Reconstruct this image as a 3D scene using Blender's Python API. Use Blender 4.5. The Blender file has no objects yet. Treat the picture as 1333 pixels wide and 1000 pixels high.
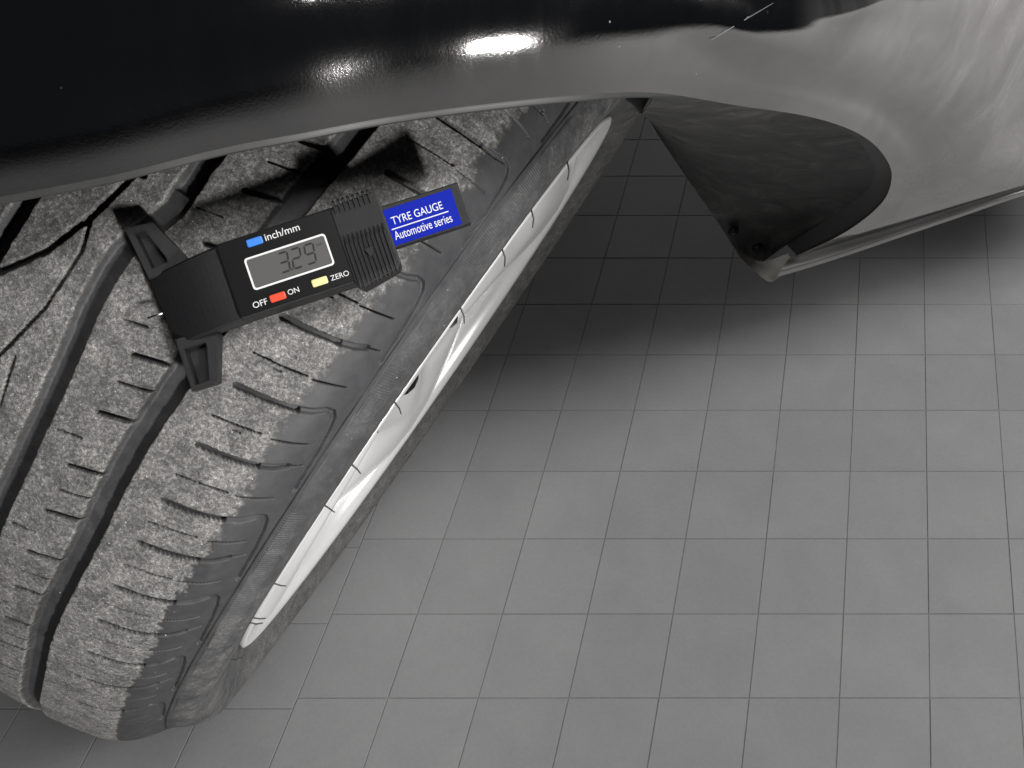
import bpy, bmesh, math, random
import numpy as np
from mathutils import Vector, Matrix

random.seed(7)
scene = bpy.context.scene
col = scene.collection

# ------------------------------------------------------------------ camera
F_PX, CX, CY = 1238.0, 666.5, 500.0          # focal length and centre for a 1333x1000 frame
TH = math.radians(51.17)                     # the camera looks down by this angle
H = 0.8197                                   # camera height over the tiles
ST, CT = math.sin(TH), math.cos(TH)
M_CAM = np.array([[1, 0, 0], [0, -ST, CT], [0, -CT, -ST]])   # columns: right, down, forward


def cw(p):
    """camera-frame point (right, down, forward) -> world"""
    return M_CAM @ np.asarray(p, float) + np.array([0, 0, H])


def at(x, y, d):
    """a frame point at a chosen distance d along the view axis -> world"""
    return cw(((x - CX) / F_PX * d, (y - CY) / F_PX * d, d))


cam_data = bpy.data.cameras.new('camera')
cam_data.sensor_width = 36.0
cam_data.lens = 36.0 * F_PX / 1333.0
cam_data.clip_start = 0.01
cam_data.clip_end = 200
cam = bpy.data.objects.new('camera', cam_data)
cam.location = (0, 0, H)
cam.rotation_euler = (math.pi / 2 - TH, 0, 0)
col.objects.link(cam)
scene.camera = cam

# ------------------------------------------------------------------ light
world = bpy.data.worlds.new('World')
scene.world = world
world.use_nodes = True
world.node_tree.nodes['Background'].inputs[0].default_value = (0.78, 0.85, 1.0, 1)
world.node_tree.nodes['Background'].inputs[1].default_value = 0.014


def area(name, loc, target, sx, sy, power, colour=(1, 1, 1)):
    d = bpy.data.lights.new(name, 'AREA')
    d.shape = 'RECTANGLE'
    d.size, d.size_y = sx, sy
    d.energy = power
    d.color = colour
    o = bpy.data.objects.new(name, d)
    o.location = loc
    v = Vector(target) - Vector(loc)
    o.rotation_euler = v.to_track_quat('-Z', 'Y').to_euler()
    col.objects.link(o)
    return o


def spot(name, loc, target, power, angle, radius, colour=(1, 1, 1)):
    d = bpy.data.lights.new(name, 'SPOT')
    d.energy = power
    d.spot_size = math.radians(angle)
    d.spot_blend = 0.9
    d.shadow_soft_size = radius
    d.color = colour
    o = bpy.data.objects.new(name, d)
    o.location = loc
    o.rotation_euler = (Vector(target) - Vector(loc)).to_track_quat('-Z', 'Y').to_euler()
    col.objects.link(o)
    return o


spot('torch', cw((0.84, 1.00, -0.48)), cw((-0.16, 0.08, 0.45)), 178.0, 36, 0.085, (1, 0.985, 0.965))
area('ceiling_lamp', (0.65, -0.3, 2.5), (0.4, 0.5, 0), 0.9, 0.6, 34.0, (1, 0.99, 0.98))
area('ceiling_lamp', (2.8, 0.45, 2.3), (2.4, 0.6, 0), 1.0, 0.8, 125.0, (1, 0.99, 0.98))  # added out of view so the floor mirrored in the corner is brighter

area('far_lamp', (0.7, 3.4, 1.5), (0.3, 1.1, 0), 0.8, 0.5, 11.0, (1, 0.99, 0.98))  # added behind the car to lighten the floor under it

scene.view_settings.view_transform = 'Standard'
scene.view_settings.look = 'None'
scene.view_settings.gamma = 1
scene.view_settings.use_curve_mapping = False
scene.view_settings.exposure = 0.0


# ------------------------------------------------------------------ materials
def mat(name):
    m = bpy.data.materials.new(name)
    m.use_nodes = True
    nt = m.node_tree
    return m, nt, nt.nodes['Principled BSDF']


def N(nt, typ, **kw):
    n = nt.nodes.new(typ)
    for k, v in kw.items():
        if k.startswith('i_'):
            n.inputs[k[2:].replace('_', ' ')].default_value = v
        else:
            setattr(n, k, v)
    return n


def L(nt, a, b):
    nt.links.new(a, b)


def noise(nt, vec, scale, detail=4, rough=0.6, dist=0.0):
    n = N(nt, 'ShaderNodeTexNoise')
    n.inputs['Scale'].default_value = scale
    n.inputs['Detail'].default_value = detail
    n.inputs['Roughness'].default_value = rough
    n.inputs['Distortion'].default_value = dist
    if vec is not None:
        L(nt, vec, n.inputs['Vector'])
    return n


def ramp(nt, src, stops):
    r = N(nt, 'ShaderNodeValToRGB')
    e = r.color_ramp.elements
    while len(e) < len(stops):
        e.new(0.5)
    for k, (p, c) in enumerate(stops):
        e[k].position = p
        e[k].color = (c, c, c, 1) if not hasattr(c, '__len__') else (*c, 1)
    L(nt, src, r.inputs[0])
    return r


def mixc(nt, fac, a, b, mode='MIX'):
    m = N(nt, 'ShaderNodeMix', data_type='RGBA', blend_type=mode)
    for sock, v in ((m.inputs[0], fac), (m.inputs[6], a), (m.inputs[7], b)):
        if hasattr(v, 'links'):
            L(nt, v, sock)
        elif hasattr(v, '__len__'):
            sock.default_value = (*v, 1)
        else:
            sock.default_value = v
    return m.outputs[2]


def bump(nt, src, strength, dist, normal=None):
    b = N(nt, 'ShaderNodeBump')
    b.inputs['Strength'].default_value = strength
    b.inputs['Distance'].default_value = dist
    L(nt, src, b.inputs['Height'])
    if normal is not None:
        L(nt, normal, b.inputs['Normal'])
    return b.outputs[0]


def simple(name, colour, rough=0.5, metal=0.0, spec=0.5, grain=0.0, scale=300, bumpd=0.0):
    m, nt, b = mat(name)
    tc = N(nt, 'ShaderNodeTexCoord')
    n = noise(nt, tc.outputs['Object'], scale, 5)
    lo = [c * (1 - grain) for c in colour]
    hi = [min(1, c * (1 + grain)) for c in colour]
    r = ramp(nt, n.outputs[0], [(0.3, lo), (0.7, hi)])
    L(nt, r.outputs[0], b.inputs['Base Color'])
    b.inputs['Roughness'].default_value = rough
    b.inputs['Metallic'].default_value = metal
    b.inputs['Specular IOR Level'].default_value = spec
    if bumpd:
        L(nt, bump(nt, n.outputs[0], 1, bumpd), b.inputs['Normal'])
    return m


def make_rubber():
    m, nt, b = mat('tyre_rubber')
    tc = N(nt, 'ShaderNodeTexCoord')
    o = tc.outputs['Object']
    at_ = N(nt, 'ShaderNodeAttribute', attribute_name='dust')
    big = noise(nt, o, 90, 5, 0.7, 0.5)
    mid = noise(nt, o, 640, 6, 0.75, 0.6)
    fine = noise(nt, o, 2100, 4, 0.8, 1.2)
    add = N(nt, 'ShaderNodeMath', operation='MULTIPLY_ADD')
    L(nt, mid.outputs[0], add.inputs[0]); add.inputs[1].default_value = 0.62
    m2 = N(nt, 'ShaderNodeMath', operation='MULTIPLY')
    L(nt, fine.outputs[0], m2.inputs[0]); m2.inputs[1].default_value = 0.50
    L(nt, m2.outputs[0], add.inputs[2])
    worn = ramp(nt, add.outputs[0], [(0.36, (0.016, 0.016, 0.016)), (0.48, (0.066, 0.065, 0.063)), (0.58, (0.140, 0.137, 0.132)), (0.70, (0.38, 0.372, 0.36))])
    patch = ramp(nt, big.outputs[0], [(0.33, 0.55), (0.66, 1.25)])
    worn2 = mixc(nt, 1.0, worn.outputs[0], patch.outputs[0], 'MULTIPLY')
    vor = N(nt, 'ShaderNodeTexVoronoi'); vor.inputs['Scale'].default_value = 330
    L(nt, o, vor.inputs['Vector'])
    speck = ramp(nt, vor.outputs['Distance'], [(0.07, 1.0), (0.13, 0.0)])
    rnd = N(nt, 'ShaderNodeSeparateColor'); L(nt, vor.outputs['Color'], rnd.inputs[0])
    gate = ramp(nt, rnd.outputs[0], [(0.82, 0.0), (0.86, 1.0)])
    sp = N(nt, 'ShaderNodeMath', operation='MULTIPLY')
    L(nt, speck.outputs[0], sp.inputs[0]); L(nt, gate.outputs[0], sp.inputs[1])
    worn3 = mixc(nt, sp.outputs[0], worn2, (0.5, 0.49, 0.47))
    # smooth moulded rubber of the grooves, shoulder and sidewall, lightly greyed
    film = noise(nt, o, 90, 6, 0.7, 0.4)
    cl = ramp(nt, film.outputs[0], [(0.3, (0.022, 0.022, 0.024)), (0.7, (0.038, 0.038, 0.040))])
    sp2g = ramp(nt, rnd.outputs[1], [(0.955, 0.0), (0.97, 1.0)])
    sp2 = N(nt, 'ShaderNodeMath', operation='MULTIPLY')
    L(nt, speck.outputs[0], sp2.inputs[0]); L(nt, sp2g.outputs[0], sp2.inputs[1])
    cl2 = mixc(nt, sp2.outputs[0], cl.outputs[0], (0.4, 0.39, 0.37))
    L(nt, mixc(nt, at_.outputs['Fac'], cl2, worn3), b.inputs['Base Color'])
    rr = N(nt, 'ShaderNodeMapRange')
    L(nt, at_.outputs['Fac'], rr.inputs[0]); rr.inputs[3].default_value = 0.58; rr.inputs[4].default_value = 0.85
    L(nt, rr.outputs[0], b.inputs['Roughness'])
    b.inputs['Specular IOR Level'].default_value = 0.3
    st = N(nt, 'ShaderNodeMapRange'); L(nt, at_.outputs['Fac'], st.inputs[0]); st.inputs[3].default_value = 0.12; st.inputs[4].default_value = 1.0
    hm = N(nt, 'ShaderNodeMath', operation='MULTIPLY'); L(nt, add.outputs[0], hm.inputs[0]); L(nt, st.outputs[0], hm.inputs[1])
    L(nt, bump(nt, hm.outputs[0], 0.8, 0.0007), b.inputs['Normal'])
    return m


def make_paint():
    m, nt, b = mat('body_paint')
    tc = N(nt, 'ShaderNodeTexCoord')
    o = tc.outputs['Object']
    big = noise(nt, o, 14, 6, 0.65, 0.8)
    fine = noise(nt, o, 900, 3, 0.6)
    c = ramp(nt, big.outputs[0], [(0.3, (0.42, 0.412, 0.408)), (0.7, (0.50, 0.49, 0.485))])
    vor = N(nt, 'ShaderNodeTexVoronoi'); vor.inputs['Scale'].default_value = 120
    L(nt, o, vor.inputs['Vector'])
    rnd = N(nt, 'ShaderNodeSeparateColor'); L(nt, vor.outputs['Color'], rnd.inputs[0])
    size = N(nt, 'ShaderNodeMapRange'); L(nt, rnd.outputs[2], size.inputs[0]); size.inputs[3].default_value = 0.02; size.inputs[4].default_value = 0.07
    less = N(nt, 'ShaderNodeMath', operation='LESS_THAN'); L(nt, vor.outputs['Distance'], less.inputs[0]); L(nt, size.outputs[0], less.inputs[1])
    gd = ramp(nt, rnd.outputs[0], [(0.80, 0.0), (0.81, 1.0)])
    gw = ramp(nt, rnd.outputs[1], [(0.84, 0.0), (0.85, 1.0)])
    sd = N(nt, 'ShaderNodeMath', operation='MULTIPLY'); L(nt, less.outputs[0], sd.inputs[0]); L(nt, gd.outputs[0], sd.inputs[1])
    sw = N(nt, 'ShaderNodeMath', operation='MULTIPLY'); L(nt, less.outputs[0], sw.inputs[0]); L(nt, gw.outputs[0], sw.inputs[1])
    c1 = mixc(nt, sd.outputs[0], c.outputs[0], (0.02, 0.02, 0.02))
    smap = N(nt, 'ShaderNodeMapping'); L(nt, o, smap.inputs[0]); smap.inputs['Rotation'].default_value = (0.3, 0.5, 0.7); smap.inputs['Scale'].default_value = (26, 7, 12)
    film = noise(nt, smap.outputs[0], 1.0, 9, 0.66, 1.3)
    filmf = ramp(nt, film.outputs[0], [(0.34, 0.18), (0.52, 0.34), (0.70, 0.55)])  # smudges plus a pale reflection painted over the front corner
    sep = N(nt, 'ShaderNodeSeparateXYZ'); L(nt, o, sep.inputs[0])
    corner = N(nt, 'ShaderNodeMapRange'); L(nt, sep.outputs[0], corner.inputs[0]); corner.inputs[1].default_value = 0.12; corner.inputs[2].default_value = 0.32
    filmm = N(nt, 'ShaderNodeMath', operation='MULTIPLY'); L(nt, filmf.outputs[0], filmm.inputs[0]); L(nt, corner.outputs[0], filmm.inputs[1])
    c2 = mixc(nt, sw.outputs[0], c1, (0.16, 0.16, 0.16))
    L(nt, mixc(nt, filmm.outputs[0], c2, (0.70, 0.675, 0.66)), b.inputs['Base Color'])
    mt = N(nt, 'ShaderNodeMath', operation='SUBTRACT', use_clamp=True); mt.inputs[0].default_value = 1.0
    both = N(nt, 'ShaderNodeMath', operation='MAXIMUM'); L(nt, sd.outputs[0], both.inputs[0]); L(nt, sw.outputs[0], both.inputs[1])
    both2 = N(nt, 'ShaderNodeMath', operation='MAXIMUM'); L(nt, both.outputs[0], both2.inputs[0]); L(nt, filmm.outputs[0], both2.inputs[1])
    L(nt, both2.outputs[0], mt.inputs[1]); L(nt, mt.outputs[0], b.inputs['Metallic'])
    smear = noise(nt, o, 9, 8, 0.7, 2.5)
    r = ramp(nt, smear.outputs[0], [(0.38, 0.07), (0.55, 0.09), (0.70, 0.13)])
    L(nt, r.outputs[0], b.inputs['Roughness'])
    L(nt, bump(nt, fine.outputs[0], 0.15, 0.0003), b.inputs['Normal'])
    return m


def make_tile():
    m, nt, b = mat('grey_tile')
    tc = N(nt, 'ShaderNodeTexCoord')
    geo = N(nt, 'ShaderNodeNewGeometry')
    oi = N(nt, 'ShaderNodeObjectInfo')
    big = noise(nt, geo.outputs['Position'], 16, 6, 0.6, 0.5)
    fine = noise(nt, geo.outputs['Position'], 260, 4, 0.7)
    c = ramp(nt, big.outputs[0], [(0.28, (0.163, 0.163, 0.165)), (0.72, (0.187, 0.187, 0.188))])
    f2 = ramp(nt, fine.outputs[0], [(0.3, 0.95), (0.7, 1.05)])
    rv = N(nt, 'ShaderNodeMapRange'); L(nt, oi.outputs['Random'], rv.inputs[0]); rv.inputs[3].default_value = 0.965; rv.inputs[4].default_value = 1.03
    c2 = mixc(nt, 1.0, c.outputs[0], f2.outputs[0], 'MULTIPLY')
    c3 = mixc(nt, 1.0, c2, rv.outputs[0], 'MULTIPLY')
    L(nt, c3, b.inputs['Base Color'])
    b.inputs['Roughness'].default_value = 0.6
    b.inputs['Specular IOR Level'].default_value = 0.3
    L(nt, bump(nt, fine.outputs[0], 0.25, 0.0006), b.inputs['Normal'])
    return m


def make_liner():
    m, nt, b = mat('liner_plastic')
    tc = N(nt, 'ShaderNodeTexCoord')
    n1 = noise(nt, tc.outputs['Object'], 22, 7, 0.68, 1.2)
    n2 = noise(nt, tc.outputs['Object'], 240, 4, 0.7)
    c = ramp(nt, n1.outputs[0], [(0.36, (0.017, 0.017, 0.017)), (0.54, (0.032, 0.031, 0.030)), (0.70, (0.075, 0.072, 0.07))])
    f2 = ramp(nt, n2.outputs[0], [(0.3, 0.8), (0.7, 1.2)])
    L(nt, mixc(nt, 1.0, c.outputs[0], f2.outputs[0], 'MULTIPLY'), b.inputs['Base Color'])
    b.inputs['Roughness'].default_value = 0.6
    L(nt, bump(nt, n1.outputs[0], 0.6, 0.004, bump(nt, n2.outputs[0], 0.4, 0.0006)), b.inputs['Normal'])
    return m


RUBBER = make_rubber()
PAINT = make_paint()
TILE = make_tile()
GROUT = simple('tile_grout', (0.132, 0.132, 0.132), 0.9, grain=0.2, scale=200)
ALLOY = simple('alloy_silver', (0.60, 0.60, 0.60), 0.30, metal=0.35, grain=0.04, scale=40)
LINER = make_liner()
FLANGE = simple('flange_plastic', (0.030, 0.030, 0.030), 0.5, grain=0.2, scale=60)
STRIP = simple('strip_paint', (0.52, 0.51, 0.50), 0.38, metal=0.8, grain=0.1, scale=30)
TRIM = simple('underside_plastic', (0.62, 0.60, 0.56), 0.5, metal=0.0, grain=0.1, scale=40)
DARKPL = simple('gauge_black_plastic', (0.007, 0.007, 0.0075), 0.45, spec=0.3, grain=0.2, scale=1500, bumpd=0.00006)
GLOSSPL = simple('gauge_face_plastic', (0.004, 0.004, 0.0045), 0.35, spec=0.25, grain=0.1, scale=800)
JAWPL = simple('gauge_jaw_plastic', (0.009, 0.009, 0.010), 0.45, spec=0.35, grain=0.2, scale=1200, bumpd=0.00005)
LCD = simple('lcd_grey', (0.075, 0.073, 0.070), 0.3, spec=0.3, grain=0.05, scale=60)
INK = simple('lcd_segment', (0.022, 0.021, 0.020), 0.4, spec=0.2)
WHITE = simple('white_print', (0.55, 0.55, 0.55), 0.5)
BLUEBTN = simple('blue_button', (0.03, 0.16, 0.55), 0.4)
REDBTN = simple('red_button', (0.55, 0.05, 0.02), 0.4)
YELBTN = simple('yellow_button', (0.55, 0.52, 0.25), 0.4)
BLUELAB = simple('blue_label', (0.002, 0.010, 0.25), 0.55, spec=0.1, grain=0.03)
STEEL = simple('steel_pin', (0.7, 0.7, 0.7), 0.25, metal=1.0)


# ------------------------------------------------------------------ mesh helpers
def link(name, me, material, parent=None, smooth=False):
    if material is not None:
        me.materials.append(material)
    o = bpy.data.objects.new(name, me)
    col.objects.link(o)
    if parent is not None:
        o.parent = parent
        p = Matrix.Identity(4)
        q = parent
        while q is not None:
            p = Matrix.Translation(q.location) @ p
            q = q.parent
        o.matrix_parent_inverse = p.inverted() if parent.parent is None else Matrix.Identity(4)
    if smooth:
        me.polygons.foreach_set('use_smooth', [True] * len(me.polygons))
    return o


def grid_mesh(name, V, closed_u=False):
    """V: (nu, nv, 3) array -> quad mesh"""
    nu, nv = V.shape[:2]
    me = bpy.data.meshes.new(name)
    iu = np.arange(nu if closed_u else nu - 1)
    iv = np.arange(nv - 1)
    A, B = np.meshgrid(iu, iv, indexing='ij')
    A2 = (A + 1) % nu
    quads = np.stack([A * nv + B, A2 * nv + B, A2 * nv + B + 1, A * nv + B + 1], -1).reshape(-1, 4).astype(np.int32)
    nq = len(quads)
    me.vertices.add(nu * nv)
    me.vertices.foreach_set('co', V.reshape(-1).astype(np.float32))
    me.loops.add(nq * 4)
    me.loops.foreach_set('vertex_index', quads.reshape(-1))
    me.polygons.add(nq)
    me.polygons.foreach_set('loop_start', (np.arange(nq) * 4).astype(np.int32))
    me.polygons.foreach_set('loop_total', np.full(nq, 4, np.int32))
    me.polygons.foreach_set('use_smooth', np.ones(nq, bool))
    me.update(calc_edges=True)
    me.validate()
    return me


def tag(o, label=None, cat=None, kind=None, group=None):
    if label: o['label'] = label
    if cat: o['category'] = cat
    if kind: o['kind'] = kind
    if group: o['group'] = group
    return o


def empty(name, loc):
    o = bpy.data.objects.new(name, None)
    o.location = loc
    o.empty_display_size = 0.05
    col.objects.link(o)
    return o


def smooth01(x):
    x = np.clip(x, 0, 1)
    return x * x * (3 - 2 * x)


_rng = np.random.RandomState(11)
_lat = _rng.rand(256, 256)


def vnoise(x, y):
    xi = np.floor(x).astype(int); yi = np.floor(y).astype(int)
    fx = smooth01(x - xi); fy = smooth01(y - yi)
    g = lambda a, b: _lat[a % 256, b % 256]
    return (g(xi, yi) * (1 - fx) + g(xi + 1, yi) * fx) * (1 - fy) + (g(xi, yi + 1) * (1 - fx) + g(xi + 1, yi + 1) * fx) * fy


def hermite(pts, n):
    pts = np.array(pts, float)
    d = np.r_[0, np.cumsum(np.linalg.norm(np.diff(pts, axis=0), axis=1))]
    t = np.linspace(0, d[-1], n) if np.isscalar(n) else n
    m = np.gradient(pts, d, axis=0)
    i = np.clip(np.searchsorted(d, t) - 1, 0, len(d) - 2)
    h = d[i + 1] - d[i]
    u = ((t - d[i]) / h)[:, None]
    h = h[:, None]
    return t, (2*u**3-3*u**2+1)*pts[i]+(u**3-2*u**2+u)*h*m[i]+(-2*u**3+3*u**2)*pts[i+1]+(u**3-u**2)*h*m[i+1]


def spline_cols(G, nsub, axis):
    """Catmull-Rom subdivision of a control grid along one axis"""
    G = np.moveaxis(np.asarray(G, float), axis, 0)
    P = np.concatenate([2 * G[:1] - G[1:2], G, 2 * G[-1:] - G[-2:-1]])
    out = []
    for i in range(len(G) - 1):
        p0, p1, p2, p3 = P[i], P[i + 1], P[i + 2], P[i + 3]
        for k in range(nsub):
            t = k / nsub
            out.append(0.5 * ((2*p1) + (-p0+p2)*t + (2*p0-5*p1+4*p2-p3)*t*t + (-p0+3*p1-3*p2+p3)*t**3))
    out.append(G[-1])
    return np.moveaxis(np.array(out), 0, axis)


# ------------------------------------------------------------------ floor
S_T = 0.0604 * H / CT                  # tile side
SLOPE = 0.262                          # the tile columns run at an angle to the rows
X0, Y0 = 0.2527 * H, 0.375 * H
JOINT = 0.0009
TT = 0.006


def tile_bm(bm, dx=0.0, dy=0.0, g=JOINT / 2, b=0.00025):
    q = [(g, g), (S_T - g, g), (S_T - g, S_T - g), (g, S_T - g)]
    qi = [(g + b, g + b), (S_T - g - b, g + b), (S_T - g - b, S_T - g - b), (g + b, S_T - g - b)]
    rings = []
    for pts, z in ((q, -TT), (q, -b), (qi, 0.0)):
        rings.append([bm.verts.new((x + dx + SLOPE * (y + dy), y + dy, z)) for x, y in pts])
    for r in range(2):
        for k in range(4):
            bm.faces.new((rings[r][k], rings[r][(k + 1) % 4], rings[r + 1][(k + 1) % 4], rings[r + 1][k]))
    bm.faces.new(rings[2])


bm = bmesh.new()
for v in ((-12, -12), (12, -12), (12, 12), (-12, 12)):
    bm.verts.new((v[0], v[1], -0.0005))
bm.faces.new(bm.verts)
me = bpy.data.meshes.new('floor'); bm.to_mesh(me); bm.free()
floor = tag(link('floor', me, GROUT), kind='structure')

tile_me = bpy.data.meshes.new('tile')
bm = bmesh.new(); tile_bm(bm); bm.to_mesh(tile_me); bm.free()
tile_me.materials.append(TILE)


def project(p):
    q = M_CAM.T @ (np.asarray(p) - np.array([0, 0, H]))
    return (CX + F_PX * q[0] / q[2], CY + F_PX * q[1] / q[2]) if q[2] > 0.05 else (-9e9, -9e9)


rest = bmesh.new()
for j in range(-40, 34):
    for i in range(-34, 34):
        shift = -0.118 * S_T if i < -5 else 0.0
        ox, oy = i * S_T, j * S_T + shift
        cx_, cy_ = X0 + ox + S_T / 2 + SLOPE * (oy + S_T / 2), Y0 + oy + S_T / 2
        px, py = project((cx_, cy_, 0))
        if -110 < px < 1440 and 60 < py < 1110:
            o = bpy.data.objects.new('tile', tile_me)
            col.objects.link(o)
            o.parent = floor
            o.location = (X0 + ox + SLOPE * oy, Y0 + oy, random.uniform(-0.00015, 0.00015))
        else:
            tile_bm(rest, ox, oy)
me = bpy.data.meshes.new('tile_field'); rest.to_mesh(me); rest.free()
tf = tag(link('tile_field', me, TILE, floor), kind='stuff')
tf.matrix_parent_inverse = Matrix.Identity(4)
tf.location = (X0, Y0, 0)

# ------------------------------------------------------------------ car root, wheel
car = empty('car', (0.2, 0.9, 0.0))
tag(car, 'dark glossy car seen close at its wheel arch, wheel turned outwards', 'car')

WC = np.array([-0.1481, -0.0646, 0.6983])
WA = np.array([0.824, 0.5692, 0.0239]); WA /= np.linalg.norm(WA)
E1 = np.array([0, 0, -1.0]); E1 = E1 - WA * (WA @ E1); E1 /= np.linalg.norm(E1)
E2 = np.cross(WA, E1)
WCw, WAw, E1w, E2w = cw(WC), M_CAM @ WA, M_CAM @ E1, M_CAM @ E2


def wheel_pt(w, r, ph):
    """wheel coordinates (along the axle, radius, angle) -> world; arrays allowed"""
    w, r, ph = np.broadcast_arrays(w, r, ph)
    return WCw + w[..., None] * WAw + (r * np.cos(ph))[..., None] * E1w + (r * np.sin(ph))[..., None] * E2w


TYRE_PROFILE = [(-.104, .2235), (-.1100, .2285), (-.1165, .240), (-.1187, .255), (-.1165, .268), (-.108, .283), (-.0985, .2955), (-.086, .3055), (-.06, .3145), (-.03, .3187), (0, .32),
                (.03, .3187), (.06, .3145), (.08, .3092), (.0905, .3025), (.097, .2945), (.1012, .2875), (.1088, .279), (.1122, .2705), (.1122, .2605), (.1106, .243), (.1088, .2300), (.1050, .2245)]
_t, _p = hermite(TYRE_PROFILE, 3000)
_s = (_t - _t[np.argmax(_p[:, 1])]) * 1000.0                 # mm along the profile from the crown
s_fine = np.r_[np.arange(-64, 54, 0.5), np.arange(54, 84, 0.4), np.arange(84, 114, 0.3), np.arange(114, 142, 0.5)]
s_axis = np.unique(np.round(np.r_[np.linspace(_s[0], -64, 60), s_fine, np.linspace(142, _s[-1], 40)], 4))
pw = np.interp(s_axis, _s, _p[:, 0]); pr = np.interp(s_axis, _s, _p[:, 1])
tw = np.gradient(pw, s_axis); tr = np.gradient(pr, s_axis)
ln = np.hypot(tw, tr); nw, nr = -tr / ln, tw / ln             # outward normal of the profile
ph_axis = np.r_[np.arange(-40, 74, 0.065), np.arange(74, 104, 0.25), np.arange(104, 320, 1.0)]
PHI, SS = np.meshgrid(ph_axis, s_axis, indexing='ij')
MM = 5.55                                                    # mm of tread per degree

wob = (vnoise(PHI * MM / 1.3, SS / 1.3) - 0.5) * 0.35 + (vnoise(PHI * MM / 4.0 + 40, SS / 4.0) - 0.5) * 0.6
depth = np.zeros_like(PHI)


def cut(poly, hw, dep, wall=0.5, taper=0.0, rough=1.0):
    """press a groove along a polyline of (degrees, mm) into the height field"""
    poly = np.array(poly, float)
    for k in range(len(poly) - 1):
        (p0, q0), (p1, q1) = poly[k], poly[k + 1]
        pad = hw + 2.5
        i0, i1 = np.searchsorted(ph_axis, [min(p0, p1) - pad / MM, max(p0, p1) + pad / MM])
        j0, j1 = np.searchsorted(s_axis, [min(q0, q1) - pad, max(q0, q1) + pad])
        if i1 <= i0 or j1 <= j0:
            continue
        x = PHI[i0:i1, j0:j1] * MM; y = SS[i0:i1, j0:j1]
        ax, ay, bx, by = p0 * MM, q0, p1 * MM, q1
        dx, dy = bx - ax, by - ay
        t = np.clip(((x - ax) * dx + (y - ay) * dy) / (dx * dx + dy * dy + 1e-9), 0, 1)
        d = np.hypot(x - ax - dx * t, y - ay - dy * t) + wob[i0:i1, j0:j1] * rough * min(1, hw / 0.8)
        v = dep * (1 - smooth01((d - (hw - wall)) / wall))
        depth[i0:i1, j0:j1] = np.maximum(depth[i0:i1, j0:j1], v)


def band(centre, half_l, half_r, dep, wall_l, wall_r):
    """circumferential groove around a centre line given per angle"""
    c = centre(PHI) + 0.0
    x = SS - c + wob * 0.9
    v = dep * smooth01((x + half_l) / wall_l) * smooth01((half_r - x) / wall_r)
    np.maximum(depth, v, out=depth)


band(lambda p: 38.6 + 0.7 * np.sin(np.radians(p * 18)), 6.6, 5.6, 4.4, 2.6, 1.0)
g2 = lambda p: np.interp(p, [-60, -12, -6, -2.2, -0.5, 2.5, 5, 7.5, 11, 16, 21, 400], [0, 0, -0.5, 0.5, -2, -7, -7, -6, -3, -0.8, 0, 0])
band(g2, 6.0, 5.0, 4.4, 2.6, 1.0)
band(lambda p: -52 + 0 * p, 5.2, 5.2, 5.6, 2.5, 1.2)
# wear bar standing in the second groove
bar = (smooth01((PHI + 3.6) / 0.3) * smooth01((0.2 - PHI) / 0.3)) * ((SS > -10) & (SS < 7))
depth = np.where(bar > 0, np.minimum(depth, 4.4 - 2.6 * bar), depth)
Wg = [-46.5, -40, -33.2, -26.6, -19.9, -13.6, -6.9, -0.1, 6.1, 11.6, 17.1, 21.6, 26.8, 31.4, 36.3, 40.9, 46.7, 52.9, 59, 65, 71]
for k, a in enumerate(Wg):
    hook = (k % 2 == 0)                                      # every second lug groove turns along the shoulder
    rr_ = random.uniform(-.15, .15)
    cut([(a, 59.5), (a - 0.25, 70), (a - 0.75, 84 + random.uniform(-1, 2))], 1.7, 3.4, 0.5, rough=0.6)
    if hook:
        cut([(a - 0.75, 84), (a - 1.2, 92), (a - 1.75, 97.5)], 1.7, 1.5, 1.1, rough=0.4)
        arc = [(a - 1.75, 97.5), (a - 1.75, 101), (a - 1.2, 104), (a + 0.2, 106.3), (a + 2.2, 107.8), (a + 6.0 + rr_ * 4, 108.8)]
        cut(arc, 1.5, 1.1, 1.2, rough=0.0)
        cut([(p_ - .18, s_ + 1.1) for p_, s_ in arc], 0.72, 2.0, 0.5, rough=0.0)
    else:
        cut([(a - 0.75, 84), (a - 1.1, 91), (a - 1.6, 97)], 1.6, 2.4, 0.5, rough=0.0)
        cut([(a - 1.6, 97), (a - 1.95, 104.5)], 0.45, 2.6, 0.28, rough=0.0)
Tg = [-43, -36.6, -30.2, -24.0, -16.9, -10.3, -3.5, 3.3, 9.0, 14.6, 19.4, 24.2, 29.1, 33.8, 38.7, 43.6, 49.7, 55.8, 62]
for a in Tg:
    cut([(a, 58), (a - 0.3, 69 + random.uniform(-2, 2)), (a - 0.65, 79 + random.uniform(-1, 3))], 0.62, 3.0, 0.4, rough=0.7)
    cut([(a - 0.6, 81 + random.uniform(0, 3)), (a - 0.9, 90), (a - 1.35, 100)], 0.48, 3.0, 0.28, rough=0.0)
    if random.random() < 0.5:
        cut([(a + 0.2, 68), (a + 0.1, 71)], 0.7, 1.2, 0.5)
a = -45.0
Mt = [-40, -35, -29.5, -23.5, -17.6, -12.1, -7.0, -2.2, 2.6, 7.4, 12.6, 17.7, 22.4, 27.1, 31.7, 36.4, 40.7, 45.6, 51, 57]
for k, a in enumerate(Mt):
    cut([(a, 34), (a + 0.4, 27), (a + 0.9, 18.5)], 1.2, 3.4, 0.45, rough=0.6)
    b = a + 2.4
    if k % 2 == 1:
        cut([(b, 34), (b + 0.4, 28), (b + 0.85, 19)], 0.6, 2.8, 0.4, rough=0.6)
    else:
        cut([(b + 1.0, 18), (b + 1.5, 7.5)], 0.65, 1.8, 0.4, rough=1.4)
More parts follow.
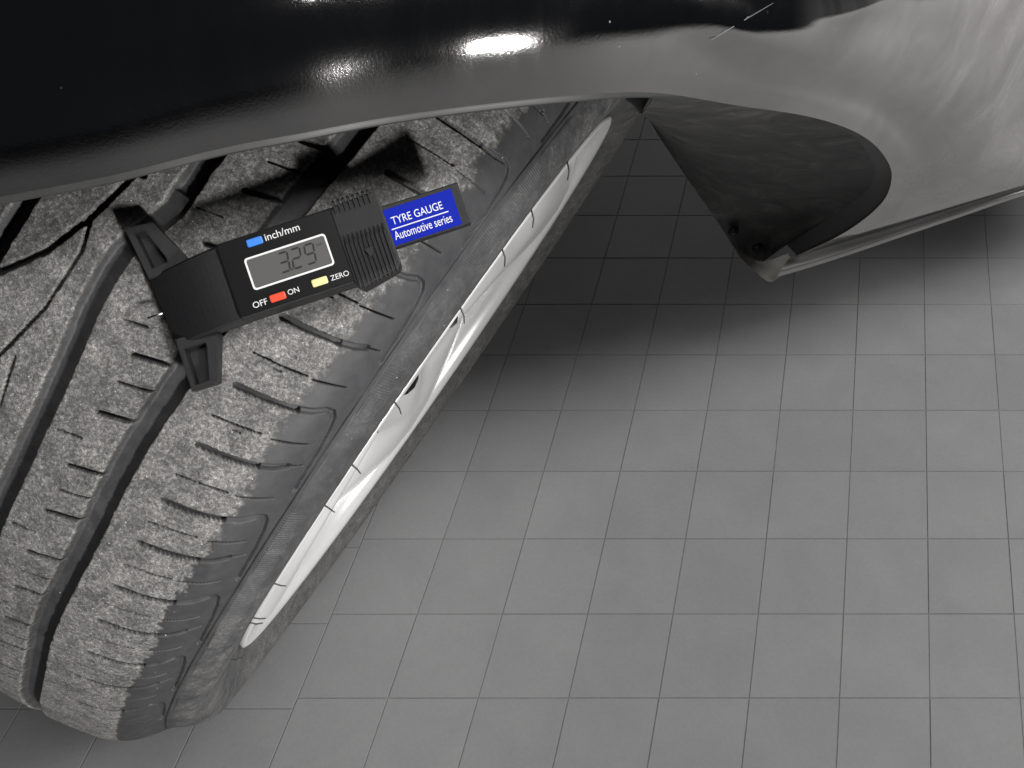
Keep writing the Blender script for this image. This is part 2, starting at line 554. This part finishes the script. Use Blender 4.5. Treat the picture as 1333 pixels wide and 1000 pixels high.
for off in (-44, -22, 0, 22, 44, 66):
    cut([(-2.9 + off, -17), (-2.9 + off, -20), (1.6 + off, -25), (5.6 + off, -33), (8.9 + off, -45), (10.2 + off, -54)], 1.7, 4.6, 0.8)
    cut([(1.6 + off, -25), (4.3 + off, -20.5), (9.0 + off, -21), (12.9 + off, -26), (15.5 + off, -30)], 0.95, 3.4, 0.6)
    cut([(13.6 + off, -22), (17.7 + off, -18)], 0.9, 2.4, 0.6)
# shoulder crease and its twin
cr = 111.8 + 0.5 * np.sin(np.radians(PHI * 5))
np.maximum(depth, 2.4 * (1 - smooth01((np.abs(SS - cr) - 0.3) / 0.35)), out=depth)
seg = smooth01((vnoise(PHI / 6.0, SS * 0 + 3.3) - 0.42) / 0.1)
np.maximum(depth, 1.2 * seg * (1 - smooth01((np.abs(SS - cr - 2.6) - 0.1) / 0.4)), out=depth)

# worn, dusty running surface up to a ragged edge on the shoulder
fb = lambda sc, o: (vnoise(PHI * MM / sc + o, SS / sc + o) - 0.5)
ragged = 84.5 - 3.0 * smooth01((12 - np.abs(PHI - 5)) / 10) + (fb(7, 3) * 5 + fb(2.6, 11) * 5 + fb(1.1, 37) * 2.5) * (1 - 0.75 * smooth01((PHI - 25) / 25))
soft = 2.0 + 4.0 * smooth01((26 - PHI) / 14)
dust = (1 - smooth01((depth - 0.5) / 0.9)) * (1 - smooth01((SS - ragged) / soft)) * smooth01((SS + 88) / 3)
dust = np.maximum(dust, 0.16 * smooth01((SS - 56) / 3) * smooth01((86 - SS) / 3) * (depth > 0.8) * (depth < 3.3) * (fb(2.0, 5) + 0.8))
dust *= 1 - 0.25 * smooth01((vnoise(PHI * MM / 9 + 70, SS / 9 + 5) - 0.6) / 0.2)
# grooves painted paler in place of light; road dust low on the sidewall
dust = np.maximum(dust, 0.06 * (SS < 60) * (fb(5, 21) + 0.9))
low = smooth01((SS - 112) / 6) * (0.35 + 0.65 * smooth01((np.abs(PHI) - 12) / 30))
dust = np.maximum(dust, low * np.clip(0.22 + 0.35 * fb(13, 51) + 0.25 * fb(3.1, 61), 0, 0.5))
far = smooth01((np.abs((PHI + 180) % 360 - 180) - 70) / 25) * smooth01((SS - 106) / 8)  # far sidewall painted paler, for light that falls short there
dust = np.maximum(dust, far * np.clip(0.42 + 0.2 * fb(23, 71), 0, 0.8))
# moulded relief on the sidewall: fine hatching and arcs of lettering
relief = np.zeros_like(PHI)
hz_ = (PHI < 40) * smooth01((SS - 114.5) / 1.0) * smooth01((126 - SS) / 1.5)
hsel = smooth01((vnoise(PHI / 9.0 + 2.0, SS * 0 + 8.8) - 0.40) / 0.05)
relief += 0.32 * hz_ * hsel * np.sin(2 * np.pi * (PHI / 0.28 + (SS - 114) / 9.0))
for c_, rad_ in ((-15.5, 2.6), (-6.8, 2.2), (2.5, 2.4), (33, 2.2)):
    e = np.hypot((PHI - c_) / rad_, (SS - 121) / 5.5)
    relief += 0.3 * np.exp(-((e - 1) / 0.07) ** 2) * (PHI + (SS - 121) * 0.15 < c_ + rad_ * 0.3)
    relief += 0.3 * np.exp(-((e - 0.7) / 0.06) ** 2) * (SS > 120) * (PHI > c_)
for s_ in (131.0, 133.2, 150.0, 158.0):
    relief += 0.4 * np.exp(-((SS - s_) / 0.5) ** 2)
relief += dust * ((vnoise(PHI * MM / 1.6, SS / 1.6) - 0.5) * 0.12 + (vnoise(PHI * MM / 0.8, SS / 0.8) - 0.5) * 0.08)
relief += (1 - dust) * (SS > 84) * ((vnoise(PHI * MM / 3.5 + 5, SS / 3.5) - 0.5) * 0.12)
hh = (relief - depth) / 1000.0
fade = (PHI <= 104)
hh = np.where(fade, hh, -np.minimum(depth, 5.8) / 1000.0)
Wv = pw[None, :] + hh * nw[None, :]
Rv = pr[None, :] + hh * nr[None, :]
# the sidewall sags outwards towards the contact patch
sag = smooth01((np.abs((PHI + 180) % 360 - 180) - 32) / 52) * np.exp(-((SS - 138) / 22) ** 2) * 0.0095
Wv = Wv + sag
VT = wheel_pt(Wv, Rv, np.radians(PHI))

# wheel barrel and hub: one lathed piece of alloy
barrel = [(-.098, .2215), (-.104, .221), (-.104, .214), (-.06, .205), (.03, .202), (.06, .2065), (.088, .2125), (.1035, .2145), (.1072, .2165), (.1096, .2200), (.1108, .2222), (.1112, .2238), (.1106, .2252), (.1090, .2250), (.104, .2235)]
ang = np.radians(np.arange(0, 360, 1.0))
bt, bp_ = hermite(barrel, 80)
VB = wheel_pt(bp_[None, :, 0], bp_[None, :, 1], ang[:, None])
wheel = link('wheel', grid_mesh('wheel', VB, True), ALLOY, car)
tag(wheel, 'silver alloy wheel with worn dusty tyre')
wheel.matrix_parent_inverse = Matrix.Translation(-Vector(car.location))

tyre_me = grid_mesh('tyre', VT, True)
attr = tyre_me.attributes.new('dust', 'FLOAT', 'POINT')
attr.data.foreach_set('value', dust.reshape(-1).astype(np.float32))
tyre = link('tyre', tyre_me, RUBBER, wheel)
tyre['label'] = 'black tyre with dusty worn tread'

# hub disc and spokes
hub_prof = [(.03, .001), (.092, .001), (.095, .02), (.094, .05), (.088, .066), (.05, .07), (.03, .07)]
ht, hp = hermite(hub_prof, 40)
link('hub', grid_mesh('hub', wheel_pt(hp[None, :, 0], hp[None, :, 1], ang[::3][:, None]), True), ALLOY, wheel)
SPOKES = 5
sr = np.linspace(0.055, 0.2136, 26)
prof_u = np.array([-1.0, -1.0, -0.93, -0.70, -0.25, 0, 0.25, 0.70, 0.93, 1.0, 1.0])
prof_h = np.array([-0.045, -0.020, -0.013, -0.007, 0.0015, 0.003, 0.0015, -0.007, -0.013, -0.020, -0.045])
for k in range(SPOKES):
    a0 = math.radians(360 / SPOKES * k + 20)
    fl = (sr - sr[0]) / (sr[-1] - sr[0])
    hwid = 0.030 + 0.016 * fl + 0.074 * smooth01((fl - 0.5) / 0.42) ** 1.3
    face = 0.095 + 0.0105 * fl
    V = np.zeros((len(sr), len(prof_u), 3))
    for i in range(len(sr)):
        lat = prof_u * hwid[i]
        V[i] = wheel_pt(face[i] + prof_h, np.full(len(prof_u), sr[i]), a0 + lat / sr[i])
    link('spoke', grid_mesh('spoke', V), ALLOY, wheel)


def tube_mesh(name, pts, r0, r1=None, seg=8):
    pts = [Vector(p) for p in pts]
    r1 = r0 if r1 is None else r1
    bm = bmesh.new()
    rings = []
    for i, p in enumerate(pts):
        d = (pts[min(i + 1, len(pts) - 1)] - pts[max(i - 1, 0)]).normalized()
        a = d.orthogonal().normalized(); b = d.cross(a)
        r = r0 + (r1 - r0) * i / (len(pts) - 1)
        rings.append([bm.verts.new(p + a * r * math.cos(2 * math.pi * k / seg) + b * r * math.sin(2 * math.pi * k / seg)) for k in range(seg)])
    for i in range(len(rings) - 1):
        for k in range(seg):
            bm.faces.new((rings[i][k], rings[i][(k + 1) % seg], rings[i + 1][(k + 1) % seg], rings[i + 1][k]))
    bm.faces.new(rings[0][::-1]); bm.faces.new(rings[-1])
    me = bpy.data.meshes.new(name); bm.to_mesh(me); bm.free()
    for p in me.polygons: p.use_smooth = True
    return me


HAIR = simple('rubber_hair', (0.02, 0.02, 0.02), 0.6)
for a_ in (-33, -24.5, -18.5, -10.5, 1.5, 9.5, 15, 27, 33.5, 34.6, 44):
    p0 = wheel_pt(.1115, .2585, math.radians(a_)); p1 = wheel_pt(.1155, .2550, math.radians(a_ + 0.4)); p2 = wheel_pt(.1175, .2510, math.radians(a_ + 0.9))
    link('vent_hair', tube_mesh('vent_hair', [p0, p1, p2], 0.0005, 0.0003, 6), HAIR, wheel)

# ------------------------------------------------------------------ car body
# wheel-arch edge, from the rear of the arch over its top and down to the lower corner
EDGE = [(-160, 300, .350), (-60, 280, .346), (0, 265, .343), (150, 236, .340), (290, 201, .341), (400, 180, .344), (500, 161, .350), (620, 144, .355), (745, 131, .367), (850, 127, .392), (960, 128, .440),
        (1060, 145, .505), (1120, 167, .567), (1152, 195, .630), (1163, 226, .69), (1148, 262, .74), (1100, 300, .80), (1036, 331, .855)]
E_w = [at(*e) for e in EDGE]
SECT = [(-.030, .012), (-.004, .0005), (0, .0), (.0012, .003), (.0022, .014), (.0010, .026), (-.003, .036), (-.012, .047), (-.030, .060), (-.07, .080), (-.13, .103), (-.25, .135), (-.5, .165), (-1.2, .19)]
RIGHT = {  # outward rows for the columns at the front corner
    10: [(972, 96, 0.4200), (985, 68, 0.4065), (1003, 50, 0.4030), (1030, 26, 0.4080), (1070, -10, 0.4265), (1120, -70, 0.4900), (1200, -170, 0.6100), (1330, -330, 0.8200)],
    11: [(1074, 119, 0.4870), (1092, 92, 0.4705), (1115, 68, 0.4660), (1150, 34, 0.4740), (1195, -15, 0.4835), (1250, -80, 0.5150), (1340, -180, 0.6050), (1480, -330, 0.7750)],
    12: [(1143, 142, 0.5530), (1172, 116, 0.5380), (1207, 88, 0.5350), (1255, 50, 0.5420), (1310, 0, 0.5440), (1370, -60, 0.5570), (1470, -150, 0.6220), (1620, -290, 0.7820)],
    13: [(1184, 178, 0.6200), (1222, 157, 0.6065), (1268, 130, 0.6020), (1325, 96, 0.6090), (1385, 52, 0.6115), (1450, 0, 0.6250), (1560, -80, 0.6900), (1700, -200, 0.8400)],
    14: [(1200, 216, 0.6810), (1241, 201, 0.6700), (1290, 180, 0.6650), (1345, 152, 0.6680), (1410, 116, 0.6700), (1490, 70, 0.6850), (1600, 0, 0.7400), (1740, -100, 0.8800)],
    15: [(1189, 257, 0.7310), (1236, 244, 0.7210), (1290, 227, 0.7160), (1350, 206, 0.7220), (1420, 178, 0.7410), (1500, 140, 0.7800), (1610, 85, 0.8500), (1760, 0, 0.9700)],
    16: [(1142, 296, .79), (1192, 282, .778), (1260, 262, .77), (1335, 239, .77), (1410, 214, .785), (1500, 184, .82), (1620, 145, .88), (1760, 90, .99)],
    17: [(1080, 317, .845), (1140, 299, .83), (1225, 272, .815), (1320, 242, .81), (1410, 216, .82), (1500, 190, .85), (1620, 155, .905), (1760, 110, 1.0)],
}
grid = []
for k, e in enumerate(E_w):
    yaw = np.interp(k, [0, 6, 8, 9, 11, 17], [math.radians(-10), math.radians(-3), math.radians(4), math.radians(10), math.radians(25), math.radians(45)])
    out = np.array([math.sin(yaw), -math.cos(yaw), 0.0])
    nxt = E_w[min(k + 1, len(E_w) - 1)] - E_w[max(k - 1, 0)]
    tang = nxt / np.linalg.norm(nxt)
    radial = np.cross(tang, out); radial /= np.linalg.norm(radial)
    if k <= 9:
        radial = np.array([0, 0, 1.0])
    lean = np.interp(k, [0, 3, 5, 7, 9], [.25, .21, .15, .06, 0.0])      # the lip leans back towards the rear of the arch
    sec = [e + out * (o_ - lean * min(u_, .04)) + radial * u_ for o_, u_ in SECT]
    if k in RIGHT:
        outer = [at(*q) for q in RIGHT[k]]
        sec = sec[:4] + [e + out * 0.0016 + (outer[0] - e) * 0.45] + outer + [outer[-1] + np.array([0.06, 0.45, 0.0])]
    grid.append(sec)
G = np.array(grid)
Gs = spline_cols(spline_cols(G[:, 3:], 8, 0), 6, 1)
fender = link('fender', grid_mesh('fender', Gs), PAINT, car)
fender.matrix_parent_inverse = Matrix.Translation(-Vector(car.location))
fender['label'] = 'dark glossy fender with grey reflections and dust specks'

# fine scratch in the paint of the arch
flat = Gs.reshape(-1, 3)
q = (flat - np.array([0, 0, H])) @ M_CAM
uvp = np.stack([CX + F_PX * q[:, 0] / q[:, 2], CY + F_PX * q[:, 1] / q[:, 2]], -1)
pts = []
for t in np.linspace(0, 1, 9):
    x, y = 926 + 84 * t, 52 - 50 * t
    d2 = ((uvp - (x, y)) ** 2).sum(1)
    idx = np.argsort(d2)[:6]
    wgt = 1 / (d2[idx] + 4)
    pts.append(at(x, y, (q[idx, 2] * wgt).sum() / wgt.sum() - 0.0006))
SCRATCH = simple('scratched_paint', (0.16, 0.16, 0.17), 0.5)
sc_ = link('paint_scratch', tube_mesh('paint_scratch', pts, 0.00018, 0.0001, 5), SCRATCH, car)
sc_.matrix_parent_inverse = Matrix.Translation(-Vector(car.location))

# lower strip under the corner, split from the panel by a dark seam
top = [(1026, 336, .862), (1060, 327, .855), (1110, 312.5, .842), (1180, 290.5, .827), (1260, 265.5, .817), (1335, 242, .813), (1430, 215, .825), (1560, 176, .88)]
strip = []
for x, y, d in top:
    a_ = at(x, y + 2.0, d - .002)
    w_ = np.interp(x, [1000, 1333], [26, 15])
    b_ = at(x - w_ * .25, y + w_ * .42, d - .006)
    c_ = at(x - w_ * .5, y + w_ * .85, d - .003)
    e_ = at(x - w_ * .55, y + w_ * .98, d + .012)
    f_ = at(x - w_ * .3, y + w_ * .7, d + .05)
    strip.append([at(x + 2, y - 1, d + .012), a_, b_, c_, e_, f_])
st = link('lower_strip', grid_mesh('lower_strip', spline_cols(spline_cols(np.array(strip), 6, 0), 5, 1)), STRIP, car)
st.matrix_parent_inverse = Matrix.Translation(-Vector(car.location))

# folded flange along the arch edge
FL = {9: (850, 129, .412), 10: (959, 131, .460), 11: (1056, 150, .525), 12: (1110, 177, .586), 13: (1133, 205, .648), 14: (1138, 232, .708), 15: (1120, 256, .756), 16: (1076, 286, .815), 17: (1024, 319, .868)}
fl_in = [at(*FL[k]) if k in FL else G[k][0] for k in range(len(EDGE))]
flg = [[G[k][3], G[k][2], G[k][2] * .5 + fl_in[k] * .5, fl_in[k]] for k in range(len(EDGE))]
fg = link('arch_flange', grid_mesh('arch_flange', spline_cols(spline_cols(np.array(flg), 8, 0), 4, 1)), FLANGE, car)
fg.matrix_parent_inverse = Matrix.Translation(-Vector(car.location))
# wheel-arch liner: dark plastic shell from the flange inwards
INNER = {9: (836, 140, .74), 10: (858, 178, .78), 11: (884, 217, .82), 12: (907, 250, .85), 13: (928, 280, .88), 14: (943, 303, .90), 15: (956, 322, .912), 16: (972, 335, .913), 17: (994, 341, .905)}
fwd = M_CAM[:, 2]
lin = []
for k in range(9, len(EDGE)):
    i_ = at(*INNER[k]); s0 = fl_in[k]
    push = np.interp(k, [9, 12, 15, 17], [.02, .05, .05, .005])
    lin.append([s0 * (1 - t) + i_ * t + fwd * (push * math.sin(math.pi * t)) for t in (0, .2, .4, .6, .8, 1.0)])
lo = link('arch_liner', grid_mesh('arch_liner', spline_cols(spline_cols(np.array(lin), 6, 0), 6, 1)), LINER, car)
lo.matrix_parent_inverse = Matrix.Translation(-Vector(car.location))
roof = [[fl_in[k]] + [fl_in[k] + np.array([0, .13 * t, .06 * math.sin(t * 1.3)]) for t in (1, 2, 3, 4)] for k in range(0, 10)]
ro = link('arch_roof', grid_mesh('arch_roof', spline_cols(spline_cols(np.array(roof), 4, 0), 4, 1)), LINER, car)
ro.matrix_parent_inverse = Matrix.Translation(-Vector(car.location))
# pale foot of the liner at the lower corner
foot_px = [[(955, 321, .909), (962, 333, .902), (976, 348, .893)], [(972, 334.5, .910), (981, 348, .898), (1000, 366.5, .878)], [(994, 340.5, .902), (1003, 350, .891), (1015, 361, .872)], [(1026, 330, .872), (1030, 338, .866), (1034, 350, .856)]]
fo = link('liner_foot', grid_mesh('liner_foot', spline_cols(spline_cols(np.array([[at(*q) for q in r] for r in foot_px]), 6, 0), 6, 1)), TRIM, car)
fo.matrix_parent_inverse = Matrix.Translation(-Vector(car.location))

# dark discs standing in for the shaded clip holes of the liner
for x, y, d in ((957, 300, .880), (988, 321, .892), (1036, 303, .872)):
    p = at(x, y, d); nrm = -fwd
    me = tube_mesh('liner_clip', [p - nrm * .012, p + nrm * .001, p + nrm * .0016], .0042, .0028, 12)
    c_ = link('liner_clip', me, DARKPL, car)
    c_.matrix_parent_inverse = Matrix.Translation(-Vector(car.location))

# ------------------------------------------------------------------ tyre gauge
GO = cw(np.array([-0.10893538, -0.03881099, 0.364]))
GU = M_CAM @ np.array([0.94330401, -0.32273746, 0.0775763])
GN = M_CAM @ np.array([0.07428872, -0.02251173, -0.99698265])
GU /= np.linalg.norm(GU); GN -= GU * (GU @ GN); GN /= np.linalg.norm(GN)
GV = np.cross(GN, GU)
gauge = bpy.data.objects.new('tyre_gauge', None)
gauge.empty_display_size = 0.02
col.objects.link(gauge)
gauge.matrix_world = Matrix(((GU[0], GV[0], GN[0], GO[0]), (GU[1], GV[1], GN[1], GO[1]), (GU[2], GV[2], GN[2], GO[2]), (0, 0, 0, 1))) @ Matrix.Scale(0.001, 4)
tag(gauge, 'black digital tyre tread gauge with blue label lying across the tread', 'gauge')


def gpart(name, bm, material, parent=gauge, smooth=False):
    me = bpy.data.meshes.new(name)
    bmesh.ops.recalc_face_normals(bm, faces=bm.faces)
    bm.to_mesh(me); bm.free()
    me.materials.append(material)
    o = bpy.data.objects.new(name, me)
    col.objects.link(o); o.parent = parent
    if smooth:
        for p in me.polygons: p.use_smooth = True
    return o


def prism(outline, z0, z1, bev=0.4, seg=2, bm=None, top_only=True):
    bm = bm or bmesh.new()
    lo = [bm.verts.new((x, y, z0)) for x, y in outline]
    hi = [bm.verts.new((x, y, z1)) for x, y in outline]
    n = len(outline)
    f1 = bm.faces.new(hi); bm.faces.new(lo[::-1])
    for k in range(n):
        bm.faces.new((lo[k], lo[(k + 1) % n], hi[(k + 1) % n], hi[k]))
    if bev:
        es = [e for e in f1.edges] + [e for e in bm.edges if (e.verts[0] in lo) != (e.verts[1] in lo) and e.verts[0] in lo + hi]
        bmesh.ops.bevel(bm, geom=list(set(es)), offset=bev, segments=seg, affect='EDGES', profile=0.6)
    return bm


def rrect(x0, x1, y0, y1, r, n=4):
    pts = []
    for cx, cy, a0 in ((x1 - r, y1 - r, 0), (x0 + r, y1 - r, 90), (x0 + r, y0 + r, 180), (x1 - r, y0 + r, 270)):
        for k in range(n + 1):
            a = math.radians(a0 + 90 * k / n)
            pts.append((cx + r * math.cos(a), cy + r * math.sin(a)))
    return pts


gpart('housing', prism(rrect(0.0, 52, -15.2, 15.4, 1.4), -14.5, -0.4, 0.7), DARKPL)
gpart('face_plate', prism(rrect(0.7, 46.2, -14.4, 14.7, 1.0), -0.42, 0.0, 0.12, 1), GLOSSPL)
gpart('slider', prism([(45.6, -15.4), (48.4, -18.2), (63.8, -15.0), (65.2, -13.2), (65.0, 14.0), (63.4, 16.4), (47.0, 15.4), (45.6, 13.8)], -15.5, 0.2, 0.7), DARKPL)


def rib(x, y0, y1, z0, z1, w=0.55):
    bm = bmesh.new()
    n = 7
    rings = []
    for k in range(n):
        t = k / (n - 1)
        y = y0 + (y1 - y0) * t
        z = z0 + (z1 - z0) * min(1, math.sin(math.pi * min(max(t, .0), 1)) * 2.2)
        rings.append([bm.verts.new((x - w, y, -1.0)), bm.verts.new((x - w * .55, y, z)), bm.verts.new((x + w * .55, y, z)), bm.verts.new((x + w, y, -1.0))])
    for k in range(n - 1):
        for q in range(3):
            bm.faces.new((rings[k][q], rings[k][q + 1], rings[k + 1][q + 1], rings[k + 1][q]))
    bm.faces.new(rings[0]); bm.faces.new(rings[-1][::-1])
    return bm


for k in range(10):
    x = 47.6 + k * 1.72
    gpart('grip_rib', rib(x, -18.6 + 0.28 * k, 3.4, 0.2, 1.45), DARKPL)
for k in range(8):
    x = 47.8 + k * 2.0
    gpart('grip_rib', rib(x, 11.6, 17.6, 0.2, 1.3), DARKPL)
# moulded arrow on the grip
bm = prism([(53.2, -4.2), (55.2, -8.6), (57.2, -4.2)], 0.9, 1.75, 0.15, 1)
gpart('grip_arrow', bm, DARKPL)

# display with a white frame line
dsp = gpart('display', prism(rrect(9.2, 40.4, -5.6, 6.0, 0.8), -0.2, 0.06, 0.0), LCD)
bm = bmesh.new()
o_, i_ = rrect(8.6, 41.0, -6.2, 6.6, 1.3, 5), rrect(9.3, 40.3, -5.5, 5.9, 0.9, 5)
for z in (0.28,):
    vo = [bm.verts.new((x, y, z)) for x, y in o_]; vi = [bm.verts.new((x, y, z)) for x, y in i_]
    vb = [bm.verts.new((x, y, -0.1)) for x, y in o_]; vc = [bm.verts.new((x, y, 0.0)) for x, y in i_]
    n = len(o_)
    for k in range(n):
        q = (k + 1) % n
        bm.faces.new((vo[k], vo[q], vi[q], vi[k])); bm.faces.new((vb[k], vb[q], vo[q], vo[k])); bm.faces.new((vi[k], vi[q], vc[q], vc[k]))
gpart('frame', bm, WHITE, dsp)


def digit(ch, x, y, w, h, t=0.78, slant=0.13):
    segs = {'a': ((0, 1), (1, 1)), 'b': ((1, .5), (1, 1)), 'c': ((1, 0), (1, .5)), 'd': ((0, 0), (1, 0)), 'e': ((0, 0), (0, .5)), 'f': ((0, .5), (0, 1)), 'g': ((0, .5), (1, .5))}
    on = {'3': 'abcdg', '2': 'abdeg', '9': 'abcdfg'}[ch]
    bm = bmesh.new()
    for s in on:
        (ax, ay), (bx, by) = segs[s]
        A = Vector((ax * w, ay * h)); B = Vector((bx * w, by * h))
        d = (B - A).normalized(); nrm = Vector((-d.y, d.x)) * t / 2
        A = A + d * 0.16; B = B - d * 0.16
        pts = [A, A + d * t / 2 + nrm, B - d * t / 2 + nrm, B, B - d * t / 2 - nrm, A + d * t / 2 - nrm]
        lo = [bm.verts.new((x + p.x + slant * p.y, y + p.y, 0.06)) for p in pts]
        hi = [bm.verts.new((x + p.x + slant * p.y, y + p.y, 0.10)) for p in pts]
        bm.faces.new(hi)
        for k in range(6):
            bm.faces.new((lo[k], lo[(k + 1) % 6], hi[(k + 1) % 6], hi[k]))
    return bm


for ch, x in (('3', 20.6), ('2', 25.6), ('9', 31.0)):
    gpart('digit', digit(ch, x, -3.0, 3.5, 7.4), INK, dsp)
gpart('decimal_point', prism(rrect(24.5, 25.2, -3.3, -2.6, 0.1, 1), 0.06, 0.10, 0), INK, dsp)

for nm, cx, cy, mt in (('blue', 14.8, 11.6, BLUEBTN), ('red', 16.3, -11.3, REDBTN), ('yellow', 33.3, -10.7, YELBTN)):
    b = gpart('button', prism(rrect(cx - 3.1, cx + 3.1, cy - 1.45, cy + 1.45, 0.55, 3), -0.3, 0.95, 0.35), mt)
    b['label'] = nm + ' push button'


def text(name, body, x0, x1, y, z, material, parent, height=None):
    cu = bpy.data.curves.new(name, 'FONT')
    cu.body = body
    cu.size = 3.0
    cu.extrude = 0.02
    tmp = bpy.data.objects.new(name, cu)
    col.objects.link(tmp)
    bpy.context.view_layer.update()
    me = bpy.data.meshes.new_from_object(tmp.evaluated_get(bpy.context.evaluated_depsgraph_get()))
    bpy.data.objects.remove(tmp)
    vs = np.array([v.co[:] for v in me.vertices])
    lo, hi = vs.min(0), vs.max(0)
    sx = (x1 - x0) / (hi[0] - lo[0])
    sy = sx if height is None else height / (hi[1] - lo[1])
    for v in me.vertices:
        v.co = ((v.co.x - lo[0]) * sx + x0, (v.co.y) * sy + y, v.co.z + z)
    me.materials.clear()
    me.materials.append(material)
    o = bpy.data.objects.new(name, me)
    col.objects.link(o); o.parent = parent
    return o


text('print', 'inch/mm', 18.9, 32.6, 10.6, 0.03, WHITE, gauge)
text('print', 'OFF', 6.3, 12.0, -12.6, 0.03, WHITE, gauge)
text('print', 'ON', 20.4, 24.8, -11.9, 0.03, WHITE, gauge)
text('print', 'ZERO', 37.6, 44.9, -11.8, 0.03, WHITE, gauge)
text('unit_mark', 'mm', 36.6, 39.0, 2.6, 0.09, INK, dsp)

# slide bar with its blue label
sb = gpart('slide_bar', prism([(40, -6.6), (96.6, -6.6), (96.6, 10.6), (40, 10.6)], -9.5, -4.2, 0.5), DARKPL)
lab = gpart('blue_label', prism([(63.0, -5.9), (93.0, -5.9), (93.2, 8.8), (63.0, 8.8)], -4.25, -4.05, 0.0), BLUELAB, sb)
text('print', 'TYRE GAUGE', 67.0, 87.9, 2.2, -4.02, WHITE, sb, 3.1)
text('print', 'Automotive series', 66.2, 89.8, -3.8, -4.02, WHITE, sb, 3.4)
gpart('print', prism([(66.0, 0.35), (89.4, 0.35), (89.4, 0.75), (66.0, 0.75)], -4.05, -3.98, 0.0), WHITE, sb)

# jaw: curved block and two ribbed feet resting on the tread
bm = bmesh.new()
xs = np.linspace(-29.2, 1.0, 14)
rows = []
for x in xs:
    t = (x + 29.2) / 30.2
    zt = -12.0 + 9.5 * math.sin(min(1, t * 1.02) * math.pi / 2) ** 0.8
    y0 = -15.6 + 0.4 * t; y1 = 13.4 + 2.0 * t
    xo = 2.2 * (1 - t)
    prof = [(y0, -16), (y0, zt - 1.2), (y0 + 0.9, zt - 0.2), (y0 + 5, zt + .15), ((y0 + y1) / 2, zt + .3), (y1 - 5, zt + .15), (y1 - 0.9, zt - 0.2), (y1, zt - 1.2), (y1, -16)]
    rows.append([bm.verts.new((x + xo * (0.5 - (y - y0) / (y1 - y0)), y, z)) for y, z in prof])
for i in range(len(rows) - 1):
    for k in range(len(rows[0]) - 1):
        bm.faces.new((rows[i][k], rows[i + 1][k], rows[i + 1][k + 1], rows[i][k + 1]))
    bm.faces.new((rows[i][-1], rows[i + 1][-1], rows[i + 1][0], rows[i][0]))
bm.faces.new(rows[0]); bm.faces.new(rows[-1][::-1])
gpart('jaw', bm, JAWPL, smooth=False)


def foot(outer, inner, z0, z1, zi):
    bm = prism(outer, z0, z1, 0)
    top = max(bm.faces, key=lambda f: f.calc_center_median().z)
    vs = list(top.verts)
    bm.faces.remove(top)
    n = len(vs)
    order = []
    for x, y in outer:
        order.append(min(vs, key=lambda v: (v.co.x - x) ** 2 + (v.co.y - y) ** 2))
    ri = [bm.verts.new((x, y, z1)) for x, y in inner]
    cxx = sum(p[0] for p in inner) / n; cyy = sum(p[1] for p in inner) / n
    rd = [bm.verts.new((x * .9 + cxx * .1, y * .92 + cyy * .08, zi)) for x, y in inner]
    for k in range(n):
        q = (k + 1) % n
        bm.faces.new((order[k], order[q], ri[q], ri[k]))
        bm.faces.new((ri[k], ri[q], rd[q], rd[k]))
    bm.faces.new(rd)
    es = [e for e in bm.edges if all(abs(v.co.z - z1) < 1e-4 for v in e.verts)]
    bmesh.ops.bevel(bm, geom=es, offset=0.35, segments=2, affect='EDGES')
    return bm


gpart('jaw_foot', foot([(-32.2, 34.4), (-21.4, 33.4), (-13.6, 16.5), (-13.6, 12.5), (-29.6, 12.5)], [(-29.3, 31.3), (-25.0, 31.0), (-20.6, 18.0), (-20.9, 16.6), (-27.4, 16.0)], -17, -9, -14.5), JAWPL)
gpart('jaw_foot', foot([(-27.6, -13.0), (-11.3, -13.0), (-11.3, -16.5), (-17.8, -34.4), (-28.0, -34.4)], [(-25.6, -17.6), (-17.2, -17.8), (-17.0, -19.2), (-20.4, -32.2), (-26.0, -32.4)], -17, -9, -14.5), JAWPL)
me = tube_mesh('depth_pin', [(-36, -1.0, -13.5), (-28, -1.0, -13.5)], 0.5, 0.5, 8)
me.materials.append(STEEL)
o = bpy.data.objects.new('depth_pin', me); col.objects.link(o); o.parent = gauge
